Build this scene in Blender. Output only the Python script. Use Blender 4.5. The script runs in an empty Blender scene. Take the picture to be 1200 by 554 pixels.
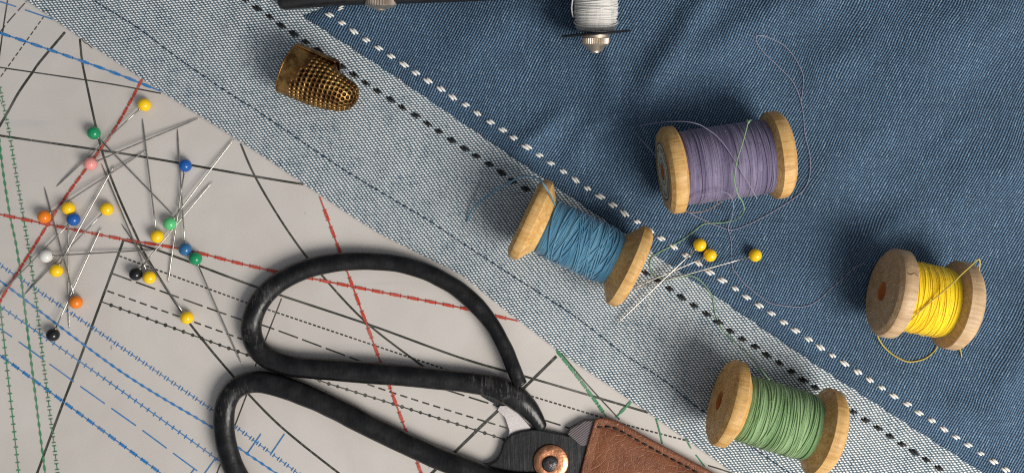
import bpy, bmesh, math, random
from mathutils import Vector, Matrix, noise as mnoise
random.seed(7)
C = bpy.context.scene.collection
PI = math.pi
U = 0.01            # one unit of drawing = 0.3 mm ; 100 of them = 1 blender unit (3 cm)
H = 1100.0          # camera height above the table in the same drawing units
CX, CY = 600.0, 277.0

def W(x, y, z=0.0):
    k = (H - z) / H
    return Vector(((x - CX) * k * U, (CY - y) * k * U, z * U))

def lerp(a, b, t): return a + (b - a) * t
def sstep(a, b, x):
    t = max(0.0, min(1.0, (x - a) / (b - a))); return t * t * (3 - 2 * t)

def polyval(pts, x):
    if x <= pts[0][0]:
        (a, b), (c, d) = pts[0], pts[1]
    elif x >= pts[-1][0]:
        (a, b), (c, d) = pts[-2], pts[-1]
    else:
        for i in range(len(pts) - 1):
            if pts[i][0] <= x <= pts[i + 1][0]:
                (a, b), (c, d) = pts[i], pts[i + 1]; break
    return b + (d - b) * (x - a) / (c - a)

def catmull(pts, per=8):
    P = [Vector(p) for p in pts]
    P = [P[0] * 2 - P[1]] + P + [P[-1] * 2 - P[-2]]
    out = []
    for i in range(1, len(P) - 2):
        for k in range(per):
            t = k / per
            a, b, c, d = P[i - 1], P[i], P[i + 1], P[i + 2]
            out.append(0.5 * ((2 * b) + (c - a) * t + (2 * a - 5 * b + 4 * c - d) * t * t + (-a + 3 * b - 3 * c + d) * t ** 3))
    out.append(P[-2])
    return out

# ---------------------------------------------------------------- object helpers
def tag(o, label=None, cat=None, group=None, kind=None):
    if label: o['label'] = label
    if cat: o['category'] = cat
    if group: o['group'] = group
    if kind: o['kind'] = kind
    return o

def empty(name, loc=(0, 0, 0), rz=0.0, **k):
    o = bpy.data.objects.new(name, None); C.objects.link(o)
    o.location = loc; o.rotation_euler = (0, 0, rz); o.empty_display_size = 0.1
    return tag(o, **k)

class MB:
    def __init__(s):
        s.v = []; s.f = []; s.m = []; s.uv = None; s.att = None
    def add(s, verts, faces, mat=0):
        b = len(s.v); s.v.extend([tuple(p) for p in verts])
        for f in faces:
            s.f.append(tuple(b + i for i in f)); s.m.append(mat)
        return b
    def tube(s, path, rad, seg=8, mat=0, ref=None, flat=1.0, caps=True, closed=False):
        n = len(path); P = [Vector(p) for p in path]
        if not hasattr(rad, '__len__'): rad = [rad] * n
        vs = []
        up0 = Vector((0, 0, 1)) if ref is None else Vector(ref)
        for i in range(n):
            if closed: t = P[(i + 1) % n] - P[i - 1]
            else: t = P[min(i + 1, n - 1)] - P[max(i - 1, 0)]
            if t.length < 1e-9: t = Vector((1, 0, 0))
            t.normalize()
            sd = t.cross(up0)
            if sd.length < 1e-4: sd = t.cross(Vector((0.3, 1, 0.1)))
            sd.normalize(); up = sd.cross(t).normalized()
            for k in range(seg):
                a = 2 * PI * k / seg
                vs.append(P[i] + sd * math.cos(a) * rad[i] + up * math.sin(a) * rad[i] * flat)
        fs = []
        for i in range(n if closed else n - 1):
            j = (i + 1) % n
            for k in range(seg):
                k2 = (k + 1) % seg
                fs.append((i * seg + k, i * seg + k2, j * seg + k2, j * seg + k))
        if caps and not closed:
            fs.append(tuple(range(seg - 1, -1, -1))); fs.append(tuple((n - 1) * seg + k for k in range(seg)))
        s.add(vs, fs, mat)
    def lathe(s, prof, seg=48, mat=0, closed=False, xf=None):
        # revolve (a, r) about local X
        vs = []
        for a, r in prof:
            for k in range(seg):
                t = 2 * PI * k / seg
                vs.append(Vector((a, r * math.cos(t), r * math.sin(t))))
        if xf is not None: vs = [xf @ p for p in vs]
        fs = []; n = len(prof)
        for i in range(n if closed else n - 1):
            j = (i + 1) % n
            for k in range(seg):
                k2 = (k + 1) % seg
                fs.append((i * seg + k, i * seg + k2, j * seg + k2, j * seg + k))
        if not closed:
            if prof[0][1] < 1e-3 or True:
                pass
        s.add(vs, fs, mat)
    def sphere(s, c, r, seg=20, rings=12, mat=0, sc=(1, 1, 1)):
        c = Vector(c); vs = [c + Vector((0, 0, r * sc[2]))]; fs = []
        for i in range(1, rings):
            th = PI * i / rings
            for k in range(seg):
                a = 2 * PI * k / seg
                vs.append(c + Vector((r * math.sin(th) * math.cos(a) * sc[0], r * math.sin(th) * math.sin(a) * sc[1], r * math.cos(th) * sc[2])))
        vs.append(c - Vector((0, 0, r * sc[2]))); L = len(vs) - 1
        for k in range(seg):
            k2 = (k + 1) % seg
            fs.append((0, 1 + k, 1 + k2)); fs.append((L, 1 + (rings - 2) * seg + k2, 1 + (rings - 2) * seg + k))
            for i in range(rings - 2):
                a = 1 + i * seg
                fs.append((a + k, a + seg + k, a + seg + k2, a + k2))
        s.add(vs, fs, mat)
    def mesh(s, name, mats, smooth=True, scale=1.0):
        me = bpy.data.meshes.new(name)
        me.from_pydata([(x * scale, y * scale, z * scale) for x, y, z in s.v] if scale != 1.0 else s.v, [], s.f)
        for m in mats: me.materials.append(m)
        me.polygons.foreach_set('material_index', s.m)
        me.polygons.foreach_set('use_smooth', [smooth] * len(s.f))
        me.update()
        bm = bmesh.new(); bm.from_mesh(me); bmesh.ops.recalc_face_normals(bm, faces=bm.faces); bm.to_mesh(me); bm.free()
        return me
    def build(s, name, mats, parent=None, smooth=True, scale=1.0, recalc=True):
        if not isinstance(mats, (list, tuple)): mats = [mats]
        me = s.mesh(name, mats, smooth, scale)
        o = bpy.data.objects.new(name, me); C.objects.link(o)
        if parent is not None: o.parent = parent
        return o

def autosmooth(o, deg=35):
    me = o.data
    me.polygons.foreach_set('use_smooth', [True] * len(me.polygons))
    bm = bmesh.new(); bm.from_mesh(me)
    for e in bm.edges:
        if len(e.link_faces) == 2 and e.calc_face_angle(0) > math.radians(deg): e.smooth = False
    bm.to_mesh(me); bm.free()

# ---------------------------------------------------------------- node helpers
class NM:
    def __init__(s, name, rough=0.6, metal=0.0, spec=0.5):
        s.m = bpy.data.materials.new(name); s.m.use_nodes = True
        s.t = s.m.node_tree; s.n = s.t.nodes
        s.p = s.n['Principled BSDF']
        s.p.inputs['Roughness'].default_value = rough; s.p.inputs['Metallic'].default_value = metal
        s.p.inputs['Specular IOR Level'].default_value = spec
        s.tc = s.n.new('ShaderNodeTexCoord')
        s.obj = s.tc.outputs['Object']
    def link(s, a, b): s.t.links.new(a, b)
    def setin(s, inp, v):
        if isinstance(v, bpy.types.NodeSocket): s.link(v, inp)
        else:
            if hasattr(v, '__len__') and len(v) == 3 and inp.type == 'RGBA': v = (*v, 1)
            inp.default_value = v
    def math(s, op, a, b=0.0, c=0.0, clamp=False):
        n = s.n.new('ShaderNodeMath'); n.operation = op; n.use_clamp = clamp
        for i, v in enumerate((a, b, c)): s.setin(n.inputs[i], v)
        return n.outputs[0]
    def dot(s, vec, d):
        n = s.n.new('ShaderNodeVectorMath'); n.operation = 'DOT_PRODUCT'
        s.setin(n.inputs[0], vec); n.inputs[1].default_value = d
        return n.outputs['Value']
    def comb(s, x, y, z=0.0):
        n = s.n.new('ShaderNodeCombineXYZ')
        for i, v in enumerate((x, y, z)): s.setin(n.inputs[i], v)
        return n.outputs[0]
    def mapv(s, vec, scale=(1, 1, 1), rot=(0, 0, 0), loc=(0, 0, 0)):
        n = s.n.new('ShaderNodeMapping'); s.setin(n.inputs[0], vec)
        n.inputs['Scale'].default_value = scale; n.inputs['Rotation'].default_value = rot; n.inputs['Location'].default_value = loc
        return n.outputs[0]
    def noise(s, vec, scale=5.0, detail=3.0, rough=0.5, col=False, dist=0.0):
        n = s.n.new('ShaderNodeTexNoise'); s.setin(n.inputs['Vector'], vec)
        n.inputs['Scale'].default_value = scale; n.inputs['Detail'].default_value = detail; n.inputs['Roughness'].default_value = rough
        n.inputs['Distortion'].default_value = dist
        return n.outputs['Color' if col else 'Fac']
    def vor(s, vec, scale=1.0, rnd=1.0, feat='F1', dim='3D'):
        n = s.n.new('ShaderNodeTexVoronoi'); n.voronoi_dimensions = dim; n.feature = feat
        s.setin(n.inputs['Vector'], vec); n.inputs['Scale'].default_value = scale; n.inputs['Randomness'].default_value = rnd
        return n
    def ss(s, x, a, b, lo=0.0, hi=1.0):
        n = s.n.new('ShaderNodeMapRange'); n.interpolation_type = 'SMOOTHSTEP'; s.setin(n.inputs['Value'], x)
        n.inputs['From Min'].default_value = a; n.inputs['From Max'].default_value = b
        n.inputs['To Min'].default_value = lo; n.inputs['To Max'].default_value = hi
        return n.outputs[0]
    def mix(s, f, a, b, mode='MIX'):
        n = s.n.new('ShaderNodeMix'); n.data_type = 'RGBA'; n.blend_type = mode
        s.setin(n.inputs[0], f); s.setin(n.inputs[6], a); s.setin(n.inputs[7], b)
        return n.outputs[2]
    def bump(s, h, dist=0.01, strength=1.0, prev=None):
        n = s.n.new('ShaderNodeBump'); s.setin(n.inputs['Height'], h)
        n.inputs['Distance'].default_value = dist; n.inputs['Strength'].default_value = strength
        if prev is not None: s.link(prev, n.inputs['Normal'])
        return n.outputs[0]
    def out(s, col=None, bump=None, rough=None):
        if col is not None: s.setin(s.p.inputs['Base Color'], col)
        if bump is not None: s.link(bump, s.p.inputs['Normal'])
        if rough is not None: s.setin(s.p.inputs['Roughness'], rough)
        return s.m

# ---------------------------------------------------------------- materials
def mat_denim():
    a = NM('indigo twill', 0.85, spec=0.2)
    wob = a.noise(a.obj, 1.3, 2, col=True)
    wv = a.n.new('ShaderNodeVectorMath'); wv.operation = 'SCALE'; a.link(wob, wv.inputs[0]); wv.inputs['Scale'].default_value = 0.10
    ad = a.n.new('ShaderNodeVectorMath'); ad.operation = 'ADD'; a.link(a.obj, ad.inputs[0]); a.link(wv.outputs[0], ad.inputs[1])
    v = ad.outputs[0]
    # image axes: x right, Y up ; twill ribs climb to the right at about 60 degrees
    u = a.dot(v, (100 / 3.35, -53 / 3.35, 0)); w = a.dot(v, (30 / 3.3, 100 / 3.3, 0))
    vo = a.vor(a.comb(u, w), 1.0, 0.22, dim='2D')
    d = vo.outputs['Distance']
    cell = a.dot(vo.outputs['Color'], (0.6, 0.4, 0))
    tw = 2 * PI
    cu = a.math('COSINE', a.math('MULTIPLY', a.math('SUBTRACT', u, 0.5), tw)); cw = a.math('COSINE', a.math('MULTIPLY', a.math('SUBTRACT', w, 0.5), tw))
    dotk = a.math('SUBTRACT', 1.0, a.ss(d, 0.15, 0.62))
    f2 = a.math('ADD', 0.55, a.math('SUBTRACT', a.math('MULTIPLY', cu, -0.50), a.math('MULTIPLY', a.math('SUBTRACT', dotk, 0.35), 0.42)), clamp=True)
    f2 = a.math('POWER', f2, 1.25)
    slub = a.noise(a.mapv(v, (30, 3, 1), (0, 0, -0.52)), 1.0, 3, 0.6)
    slub2 = a.noise(a.mapv(v, (3.0, 26, 1), (0, 0, 0.1)), 1.0, 3, 0.6)
    big = a.noise(v, 0.8, 3, 0.55)
    k = a.math('ADD', a.math('MULTIPLY', slub, 0.7), a.math('ADD', a.math('MULTIPLY', slub2, 0.5), a.math('MULTIPLY', big, 0.5)))
    k = a.ss(k, 0.55, 1.15, 0.72, 1.28)
    dark = (0.004, 0.010, 0.022); mid = (0.135, 0.238, 0.365); lite = (0.27, 0.39, 0.49)
    c = a.mix(f2, dark, mid)
    c = a.mix(a.math('MULTIPLY', a.ss(cell, 0.6, 1.0), a.ss(f2, 0.5, 1.0)), c, lite)
    sc = a.n.new('ShaderNodeVectorMath'); sc.operation = 'SCALE'; a.link(c, sc.inputs[0]); a.link(k, sc.inputs['Scale'])
    b = a.bump(a.math('ADD', f2, a.math('MULTIPLY', cell, 0.25)), 0.009, 0.8)
    a.p.inputs['Sheen Weight'].default_value = 0.08
    return a.out(sc.outputs[0], b)

def mat_light():
    a = NM('pale chambray weave', 0.9, spec=0.15)
    wob = a.noise(a.obj, 1.1, 2, col=True)
    wv = a.n.new('ShaderNodeVectorMath'); wv.operation = 'SCALE'; a.link(wob, wv.inputs[0]); wv.inputs['Scale'].default_value = 0.09
    ad = a.n.new('ShaderNodeVectorMath'); ad.operation = 'ADD'; a.link(a.obj, ad.inputs[0]); a.link(wv.outputs[0], ad.inputs[1])
    v = ad.outputs[0]
    # rows 2.8 apart, floats 4.1 apart, every next row shifted
    w = a.dot(v, (-12 / 2.85, 100 / 2.85, 0))
    u = a.math('ADD', a.dot(v, (100 / 4.1, 10 / 4.1, 0)), a.math('MULTIPLY', w, 0.42))
    vo = a.vor(a.comb(u, w), 1.0, 0.16, dim='2D')
    d = vo.outputs['Distance']; cell = a.dot(vo.outputs['Color'], (0.5, 0.5, 0))
    up = a.math('ADD', u, a.math('MULTIPLY', a.math('SUBTRACT', cell, 0.5), 0.22))
    cu = a.math('ADD', 0.5, a.math('MULTIPLY', 0.5, a.math('COSINE', a.math('MULTIPLY', a.math('SUBTRACT', up, 0.5), 2 * PI))))
    cw = a.math('ADD', 0.5, a.math('MULTIPLY', 0.5, a.math('COSINE', a.math('MULTIPLY', a.math('SUBTRACT', w, 0.5), 2 * PI))))
    f = a.ss(a.math('MULTIPLY', a.math('POWER', cu, 0.9), a.math('POWER', cw, 0.75)), 0.06, 0.62)
    s1 = a.noise(a.mapv(v, (2.2, 26, 1), (0, 0, -0.1)), 1.0, 3, 0.6)
    s2 = a.noise(a.mapv(v, (16, 3.0, 1), (0, 0, -0.45)), 1.0, 3, 0.6)
    s3 = a.noise(v, 2.6, 4, 0.6)
    k = a.ss(a.math('ADD', a.math('ADD', s1, s2), a.math('MULTIPLY', s3, 0.8)), 0.95, 1.50)
    dark = a.mix(k, (0.022, 0.060, 0.098), (0.115, 0.170, 0.205))
    whit = a.mix(k, (0.70, 0.75, 0.77), (0.92, 0.92, 0.90))
    whit = a.mix(a.ss(cell, 0.1, 0.4), a.mix(0.65, dark, whit), whit)
    c = a.mix(f, dark, whit)
    b = a.bump(a.math('ADD', f, a.math('MULTIPLY', cell, 0.2)), 0.010, 0.7)
    return a.out(c, b)

def mat_paper():
    a = NM('greyish newsprint', 0.8, spec=0.25)
    n1 = a.noise(a.obj, 0.55, 4, 0.6); n2 = a.noise(a.obj, 60, 3, 0.7)
    c = a.mix(a.ss(n1, 0.35, 0.68), (0.555, 0.515, 0.475), (0.605, 0.568, 0.53))
    c = a.mix(a.math('MULTIPLY', a.ss(n2, 0.52, 0.8), 0.35), c, (0.40, 0.36, 0.32))
    sp = a.vor(a.mapv(a.obj, (1, 0.45, 1), (0, 0, 0.6)), 3.3, 1.0); spd = sp.outputs['Distance']
    gate = a.ss(a.dot(sp.outputs['Color'], (0, 1, 0)), 0.62, 0.66)
    spk = a.math('MULTIPLY', a.math('SUBTRACT', 1.0, a.ss(spd, 0.025, 0.055)), gate)
    c = a.mix(a.math('MULTIPLY', spk, 0.55), c, (0.16, 0.13, 0.11))
    ghost = a.noise(a.mapv(a.obj, (0.35, 7.0, 1), (0, 0, 0.25)), 1.0, 2, 0.4)
    c = a.mix(a.math('MULTIPLY', a.ss(ghost, 0.66, 0.72), 0.12), c, (0.30, 0.36, 0.42))
    cr = a.noise(a.obj, 0.8, 2, 0.5, dist=0.5)
    b = a.bump(n2, 0.004, 0.25); b = a.bump(cr, 0.08, 0.5, b)
    return a.out(c, b)

def mat_ink(name, col, k=0.25):
    a = NM(name, 0.75, spec=0.25)
    n = a.noise(a.obj, 22, 3, 0.7); n2 = a.noise(a.obj, 1.5, 2)
    f = a.math('ADD', a.ss(n, 0.5, 0.85, 0, k * 1.5), a.ss(n2, 0.4, 0.8, 0, k))
    return a.out(a.mix(f, col, (0.48, 0.44, 0.40)))

def mat_wood(name, c1, c2, c3):
    a = NM(name, 0.52, spec=0.4)
    o = a.obj
    g = a.noise(a.mapv(o, (5, 34, 34)), 1.0, 2, 0.5)
    g2 = a.noise(a.mapv(o, (1.4, 5, 5), (0, 0, 0.05)), 1.0, 3, 0.6, dist=1.2)
    g3 = a.noise(a.mapv(o, (70, 14, 14)), 1.0, 2, 0.5)
    c = a.mix(a.ss(g2, 0.32, 0.68), c1, c2)
    c = a.mix(a.ss(g, 0.45, 0.75, 0, 0.42), c, c3)
    c = a.mix(a.ss(g3, 0.55, 0.8, 0, 0.3), c, c3)
    tc = a.noise(o, 3.0, 4, 0.6)
    c = a.mix(a.ss(tc, 0.6, 0.75, 0, 0.35), c, c3)
    b = a.bump(g, 0.012, 0.4); b = a.bump(g3, 0.008, 0.3, b)
    return a.out(c, b, a.ss(g, 0.3, 0.7, 0.42, 0.62))

def mat_thread(name, c, c2, dark=0.45):
    a = NM(name, 0.62, spec=0.35)
    g = a.noise(a.mapv(a.obj, (70, 6, 6)), 1.0, 3, 0.6)
    g2 = a.noise(a.mapv(a.obj, (14, 1.3, 1.3)), 1.0, 3, 0.6)
    dk = tuple(x * dark for x in c)
    col = a.mix(a.ss(g2, 0.35, 0.65), c, c2)
    col = a.mix(a.ss(g, 0.5, 0.8, 0, 0.5), col, dk)
    fz = a.noise(a.obj, 90, 2, 0.7)
    b = a.bump(fz, 0.006, 0.5)
    a.p.inputs['Sheen Weight'].default_value = 0.25; a.p.inputs['Sheen Roughness'].default_value = 0.4
    return a.out(col, b)

def mat_plain(name, col, rough=0.4, metal=0.0, spec=0.5, bumpd=0.0, bs=20):
    a = NM(name, rough, metal, spec)
    n = a.noise(a.obj, bs, 3, 0.6)
    c = a.mix(a.ss(n, 0.3, 0.7), tuple(x * 0.88 for x in col), tuple(min(1, x * 1.08) for x in col))
    return a.out(c, a.bump(n, bumpd, 0.5) if bumpd else None, a.ss(n, 0.3, 0.7, rough * 0.85, min(1, rough * 1.15)))

def mat_iron():
    a = NM('black forged iron', 0.45, 0.0, 0.4)
    o = a.obj
    n = a.noise(o, 6, 2, 0.5); n2 = a.noise(a.mapv(o, (30, 6, 6), (0, 0, 0.5)), 1.0, 3, 0.6); n3 = a.noise(o, 1.2, 3, 0.6)
    gate = 0.0
    for px_, py_, rr_ in ((308, 350, 30), (276, 470, 34), (596, 456, 34), (560, 446, 26), (300, 392, 24)):
        p_ = W(px_, py_, 18); dn = a.n.new('ShaderNodeVectorMath'); dn.operation = 'DISTANCE'; a.link(o, dn.inputs[0]); dn.inputs[1].default_value = p_
        gate = a.math('MAXIMUM', gate, a.ss(dn.outputs['Value'], rr_ * U, rr_ * U * .3, 0, 1))
    wear = a.math('MULTIPLY', a.ss(a.math('ADD', a.math('MULTIPLY', n2, .55), a.math('MULTIPLY', a.noise(o, 9, 5, .75), .45)), 0.50, 0.60), gate)
    c = a.mix(a.ss(n, 0.4, 0.7), (0.004, 0.004, 0.0042), (0.009, 0.009, 0.0092))
    c = a.mix(a.math('MULTIPLY', wear, 0.38), c, (0.12, 0.115, 0.105))
    b = a.bump(n, 0.022, 0.4); b = a.bump(a.noise(o, 2.0, 1, .5), 0.05, 0.5, b); b = a.bump(n2, 0.010, 0.3, b)
    return a.out(c, b, a.math('ADD', a.ss(n, 0.35, 0.7, 0.27, 0.42), a.math('MULTIPLY', wear, 0.2)))

def mat_plate():
    a = NM('brushed blackened steel', 0.5, 0.0, 0.35)
    o = a.obj
    n2 = a.noise(a.mapv(o, (28, 1.6, 8), (0, 0, 0.12)), 1.0, 4, 0.75); n = a.noise(o, 9, 4, 0.6)
    c = a.mix(a.ss(n2, 0.5, 0.8), (0.014, 0.014, 0.015), (0.06, 0.06, 0.058))
    sp = a.ss(a.vor(o, 7).outputs['Distance'], 0.03, 0.07)
    c = a.mix(sp, (0.16, 0.14, 0.11), c)
    b = a.bump(n2, 0.015, 0.5); b = a.bump(n, 0.015, 0.4, b)
    return a.out(c, b)

def mat_leather():
    a = NM('tan pebbled leather', 0.42, spec=0.3)
    o = a.obj
    wob = a.noise(o, 4, 2, col=True)
    wv = a.n.new('ShaderNodeVectorMath'); wv.operation = 'SCALE'; a.link(wob, wv.inputs[0]); wv.inputs['Scale'].default_value = 0.05
    ad = a.n.new('ShaderNodeVectorMath'); ad.operation = 'ADD'; a.link(o, ad.inputs[0]); a.link(wv.outputs[0], ad.inputs[1])
    v1 = a.vor(ad.outputs[0], 10.5, 1.0, 'DISTANCE_TO_EDGE').outputs['Distance']
    v2 = a.vor(ad.outputs[0], 22, 1.0, 'DISTANCE_TO_EDGE').outputs['Distance']
    n = a.noise(o, 2.2, 4, 0.6)
    e1 = a.ss(v1, 0.0, 0.055); e2 = a.ss(v2, 0.0, 0.10)
    c = a.mix(a.ss(n, 0.3, 0.7), (0.135, 0.044, 0.020), (0.225, 0.080, 0.036))
    c = a.mix(a.math('MULTIPLY', a.math('SUBTRACT', 1.0, e1), a.ss(n, 0.3, 0.6, 0.15, 0.6)), c, (0.33, 0.16, 0.08))
    h = a.math('ADD', e1, a.math('MULTIPLY', e2, 0.4))
    b = a.bump(h, 0.012, 0.45); b = a.bump(n, 0.06, 0.5, b)
    return a.out(c, b, a.ss(n, 0.3, 0.7, 0.36, 0.5))

def mat_brass():
    a = NM('aged brass', 0.30, 1.0)
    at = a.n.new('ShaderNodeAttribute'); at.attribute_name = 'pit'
    n = a.noise(a.obj, 6, 4, 0.65); n2 = a.noise(a.obj, 26, 3, 0.6)
    c = a.mix(a.ss(n, 0.36, 0.66), (0.13, 0.062, 0.022), (0.52, 0.305, 0.105))
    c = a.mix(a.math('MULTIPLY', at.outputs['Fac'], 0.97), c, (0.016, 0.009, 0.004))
    return a.out(c, a.bump(n2, 0.010, 0.4), a.ss(n, 0.3, 0.7, 0.46, 0.33))

M = {}
M['denim'] = mat_denim(); M['light'] = mat_light(); M['paper'] = mat_paper()
M['ink_k'] = mat_ink('black ink', (0.035, 0.037, 0.030)); M['ink_b'] = mat_ink('blue ink', (0.020, 0.185, 0.47))
M['ink_g'] = mat_ink('green ink', (0.045, 0.235, 0.105), 0.3); M['ink_r'] = mat_ink('red ink', (0.50, 0.055, 0.032), 0.25)
M['wood'] = mat_wood('turned maple', (0.70, 0.44, 0.17), (0.55, 0.30, 0.085), (0.27, 0.125, 0.035))
M['wood_pale'] = mat_wood('pale turned beech', (0.62, 0.43, 0.245), (0.50, 0.33, 0.175), (0.32, 0.18, 0.085))
M['bore'] = mat_plain('raw bored wood', (0.50, 0.17, 0.045), 0.9, bumpd=0.05, bs=14)
M['th_blue'] = mat_thread('blue thread', (0.055, 0.180, 0.290), (0.105, 0.265, 0.385))
M['th_purple'] = mat_thread('purple thread', (0.120, 0.098, 0.175), (0.215, 0.182, 0.275), 0.65)
M['th_yellow'] = mat_thread('yellow thread', (0.94, 0.60, 0.005), (0.97, 0.70, 0.012), 0.85)
M['th_green'] = mat_thread('green thread', (0.150, 0.275, 0.105), (0.275, 0.415, 0.195))
M['th_white'] = mat_thread('white thread', (0.62, 0.60, 0.56), (0.72, 0.70, 0.66), 0.6)
M['l_purple'] = mat_plain('mauve strand', (0.30, 0.27, 0.36), 0.7, bumpd=0.002, bs=90)
M['l_green'] = mat_plain('pale green strand', (0.22, 0.36, 0.20), 0.7, bumpd=0.002, bs=90)
M['l_olive'] = mat_plain('olive green strand', (0.13, 0.22, 0.115), 0.7)
M['l_yellow'] = mat_plain('yellow strand', (0.50, 0.38, 0.06), 0.7)
M['st_white'] = mat_plain('white stitch yarn', (0.78, 0.76, 0.71), 0.75, bumpd=0.01, bs=70)
M['st_black'] = mat_plain('black stitch yarn', (0.006, 0.007, 0.008), 0.75, bumpd=0.01, bs=70)
M['seam'] = mat_plain('indigo seam yarn', (0.022, 0.045, 0.085), 0.8)
M['iron'] = mat_iron(); M['plate'] = mat_plate(); M['leather'] = mat_leather(); M['brass'] = mat_brass()
M['leather_edge'] = mat_plain('cut leather edge', (0.16, 0.06, 0.032), 0.7, bumpd=0.02, bs=30)
M['copper'] = mat_plain('copper', (0.66, 0.30, 0.16), 0.36, 1.0, bumpd=0.02, bs=9)
M['bolt'] = mat_plain('dark bolt steel', (0.10, 0.09, 0.09), 0.4, 0.9, bumpd=0.05, bs=14)
M['steel'] = mat_plain('nickel needle steel', (0.46, 0.44, 0.40), 0.27, 1.0)
M['lilac'] = mat_plain('pale lilac cloth', (0.62, 0.57, 0.56), 0.9, bumpd=0.012, bs=60)
M['blackmetal'] = mat_plain('black painted metal', (0.012, 0.012, 0.013), 0.35, bumpd=0.006, bs=12)
M['knurl'] = mat_plain('warm nickel', (0.62, 0.52, 0.41), 0.38, 0.85, bumpd=0.004, bs=12)
M['labelpaper'] = mat_plain('old label paper', (0.60, 0.56, 0.42), 0.8, bs=8)
M['labelink'] = mat_plain('label ink', (0.03, 0.035, 0.03), 0.8)
M['labelink_r'] = mat_plain('label red ink', (0.22, 0.06, 0.04), 0.8)
HEADC = {'yellow': (0.92, 0.58, 0.008), 'orange': (0.80, 0.21, 0.012), 'dark green': (0.010, 0.26, 0.105), 'light green': (0.10, 0.52, 0.19),
         'pink': (0.78, 0.31, 0.28), 'blue': (0.012, 0.095, 0.36), 'steel blue': (0.025, 0.13, 0.30), 'white': (0.70, 0.69, 0.65), 'black': (0.008, 0.009, 0.010)}
for k, c in HEADC.items():
    m = NM('glossy %s head' % k, 0.16, spec=0.5); m.p.inputs['Base Color'].default_value = (*c, 1)
    M['head_' + k] = m.m
    if k not in ('black', 'blue'):
        m.p.inputs['Subsurface Weight'].default_value = 0.15; m.p.inputs['Subsurface Radius'].default_value = (0.03, 0.02, 0.01)
M['table'] = mat_plain('grey table laminate', (0.30, 0.29, 0.28), 0.6)

# ---------------------------------------------------------------- surface heights
EDGE = [(-260, -190), (30, 0), (78, 33), (194, 110), (300, 177), (408, 250), (445, 273), (540, 321), (606, 373), (656, 412), (713, 450), (769, 489), (840, 539), (1150, 770)]
BORD = [(354, 19), (460, 88), (578, 169), (760, 293), (910, 396), (960, 430), (1152, 554), (1500, 785)]
def border_y(x): return polyval(BORD, x)
def edge_y(x): return polyval(EDGE, x)
RIDGES = [  # ax, ay, bx, by, width, height   (soft wrinkles of the denim)
    (745, 125, 850, -40, 15, 6), (705, 20, 722, 130, 12, 4.5), (600, 180, 668, 128, 12, 4.5), (770, 95, 960, -20, 24, 5),
    (520, 70, 640, -20, 30, 3.5), (905, 250, 1085, 120, 30, 3.0), (1010, 120, 1220, -40, 45, 5), (990, 300, 1075, 250, 18, 4),
    (1090, 230, 1230, 190, 40, 4), (1165, 480, 1250, 330, 26, 4), (850, 120, 905, 60, 7, 1.2), (1060, 215, 1150, 130, 9, 1.1), (930, 30, 985, -20, 9, 1.5), (690, 150, 742, 128, 6, 1.6), (742, 140, 735, 215, 9, 2.0), (640, 40, 665, 95, 8, 1.4), (1120, 90, 1190, 10, 12, 1.2), (955, 90, 1040, 30, 22, 2.5), (660, 210, 705, 120, 10, 2.5), (1100, 470, 1195, 500, 25, 3)]
def seg_d(px, py, ax, ay, bx, by):
    dx, dy = bx - ax, by - ay; L = dx * dx + dy * dy
    t = max(0, min(1, ((px - ax) * dx + (py - ay) * dy) / L))
    return math.hypot(px - ax - t * dx, py - ay - t * dy), t
LR = [(598, 372, 655, 318, 5, 1.6), (625, 390, 668, 350, 4, 1.0), (500, 262, 560, 200, 12, 1.8), (700, 420, 780, 350, 9, 1.5), (240, 60, 330, -20, 12, 2.0), (430, 240, 480, 170, 10, 1.5), (815, 420, 760, 470, 6, 1.4)]
SPOTS = [(850, 190, 95), (1085, 352, 80), (680, 285, 85), (910, 487, 90)]
def denim_z(x, y):
    z = 4.0
    for ax, ay, bx, by, w, h in RIDGES:
        d, t = seg_d(x, y, ax, ay, bx, by)
        if d < 3 * w:
            f = min(t, 1 - t) * 2
            z += 2.0 * h * math.exp(-(d / w) ** 2) * (0.35 + 0.65 * sstep(0, 0.6, f))
    z += 2.4 * mnoise.noise(Vector((x / 130, y / 130, 0))) + 0.5 * mnoise.noise(Vector((x / 38, y / 38, 4)))
    for sx, sy, r in SPOTS:
        d = math.hypot(x - sx, y - sy)
        k = sstep(r * 0.75, r * 1.25, d)
        z = 3.0 + (z - 3.0) * k
    return z
def light_z(x, y):
    z = 1.2 + 0.9 * mnoise.noise(Vector((x / 90, y / 90, 9)))
    for ax, ay, bx, by, w, h in LR:
        d, t = seg_d(x, y, ax, ay, bx, by)
        if d < 3 * w: z += h * math.exp(-(d / w) ** 2) * sstep(0, 0.5, min(t, 1 - t) * 2)
    return z
def fz(x, y):
    if y > edge_y(x): return 3.0
    if x > 354 and y < border_y(x): return denim_z(x, y)
    return light_z(x, y)

# ---------------------------------------------------------------- setting + fabrics
mb = MB(); mb.add([(-30, -25, -0.06), (30, -25, -0.06), (30, 25, -0.06), (-30, 25, -0.06)], [(0, 1, 2, 3)])
tag(mb.build('table', M['table']), kind='structure')

def grid(mb, fn, nu, nv, mat=0):
    vs = [fn(i, j) for i in range(nu + 1) for j in range(nv + 1)]
    fs = [(i * (nv + 1) + j, (i + 1) * (nv + 1) + j, (i + 1) * (nv + 1) + j + 1, i * (nv + 1) + j + 1) for i in range(nu) for j in range(nv)]
    mb.add(vs, fs, mat)

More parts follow.
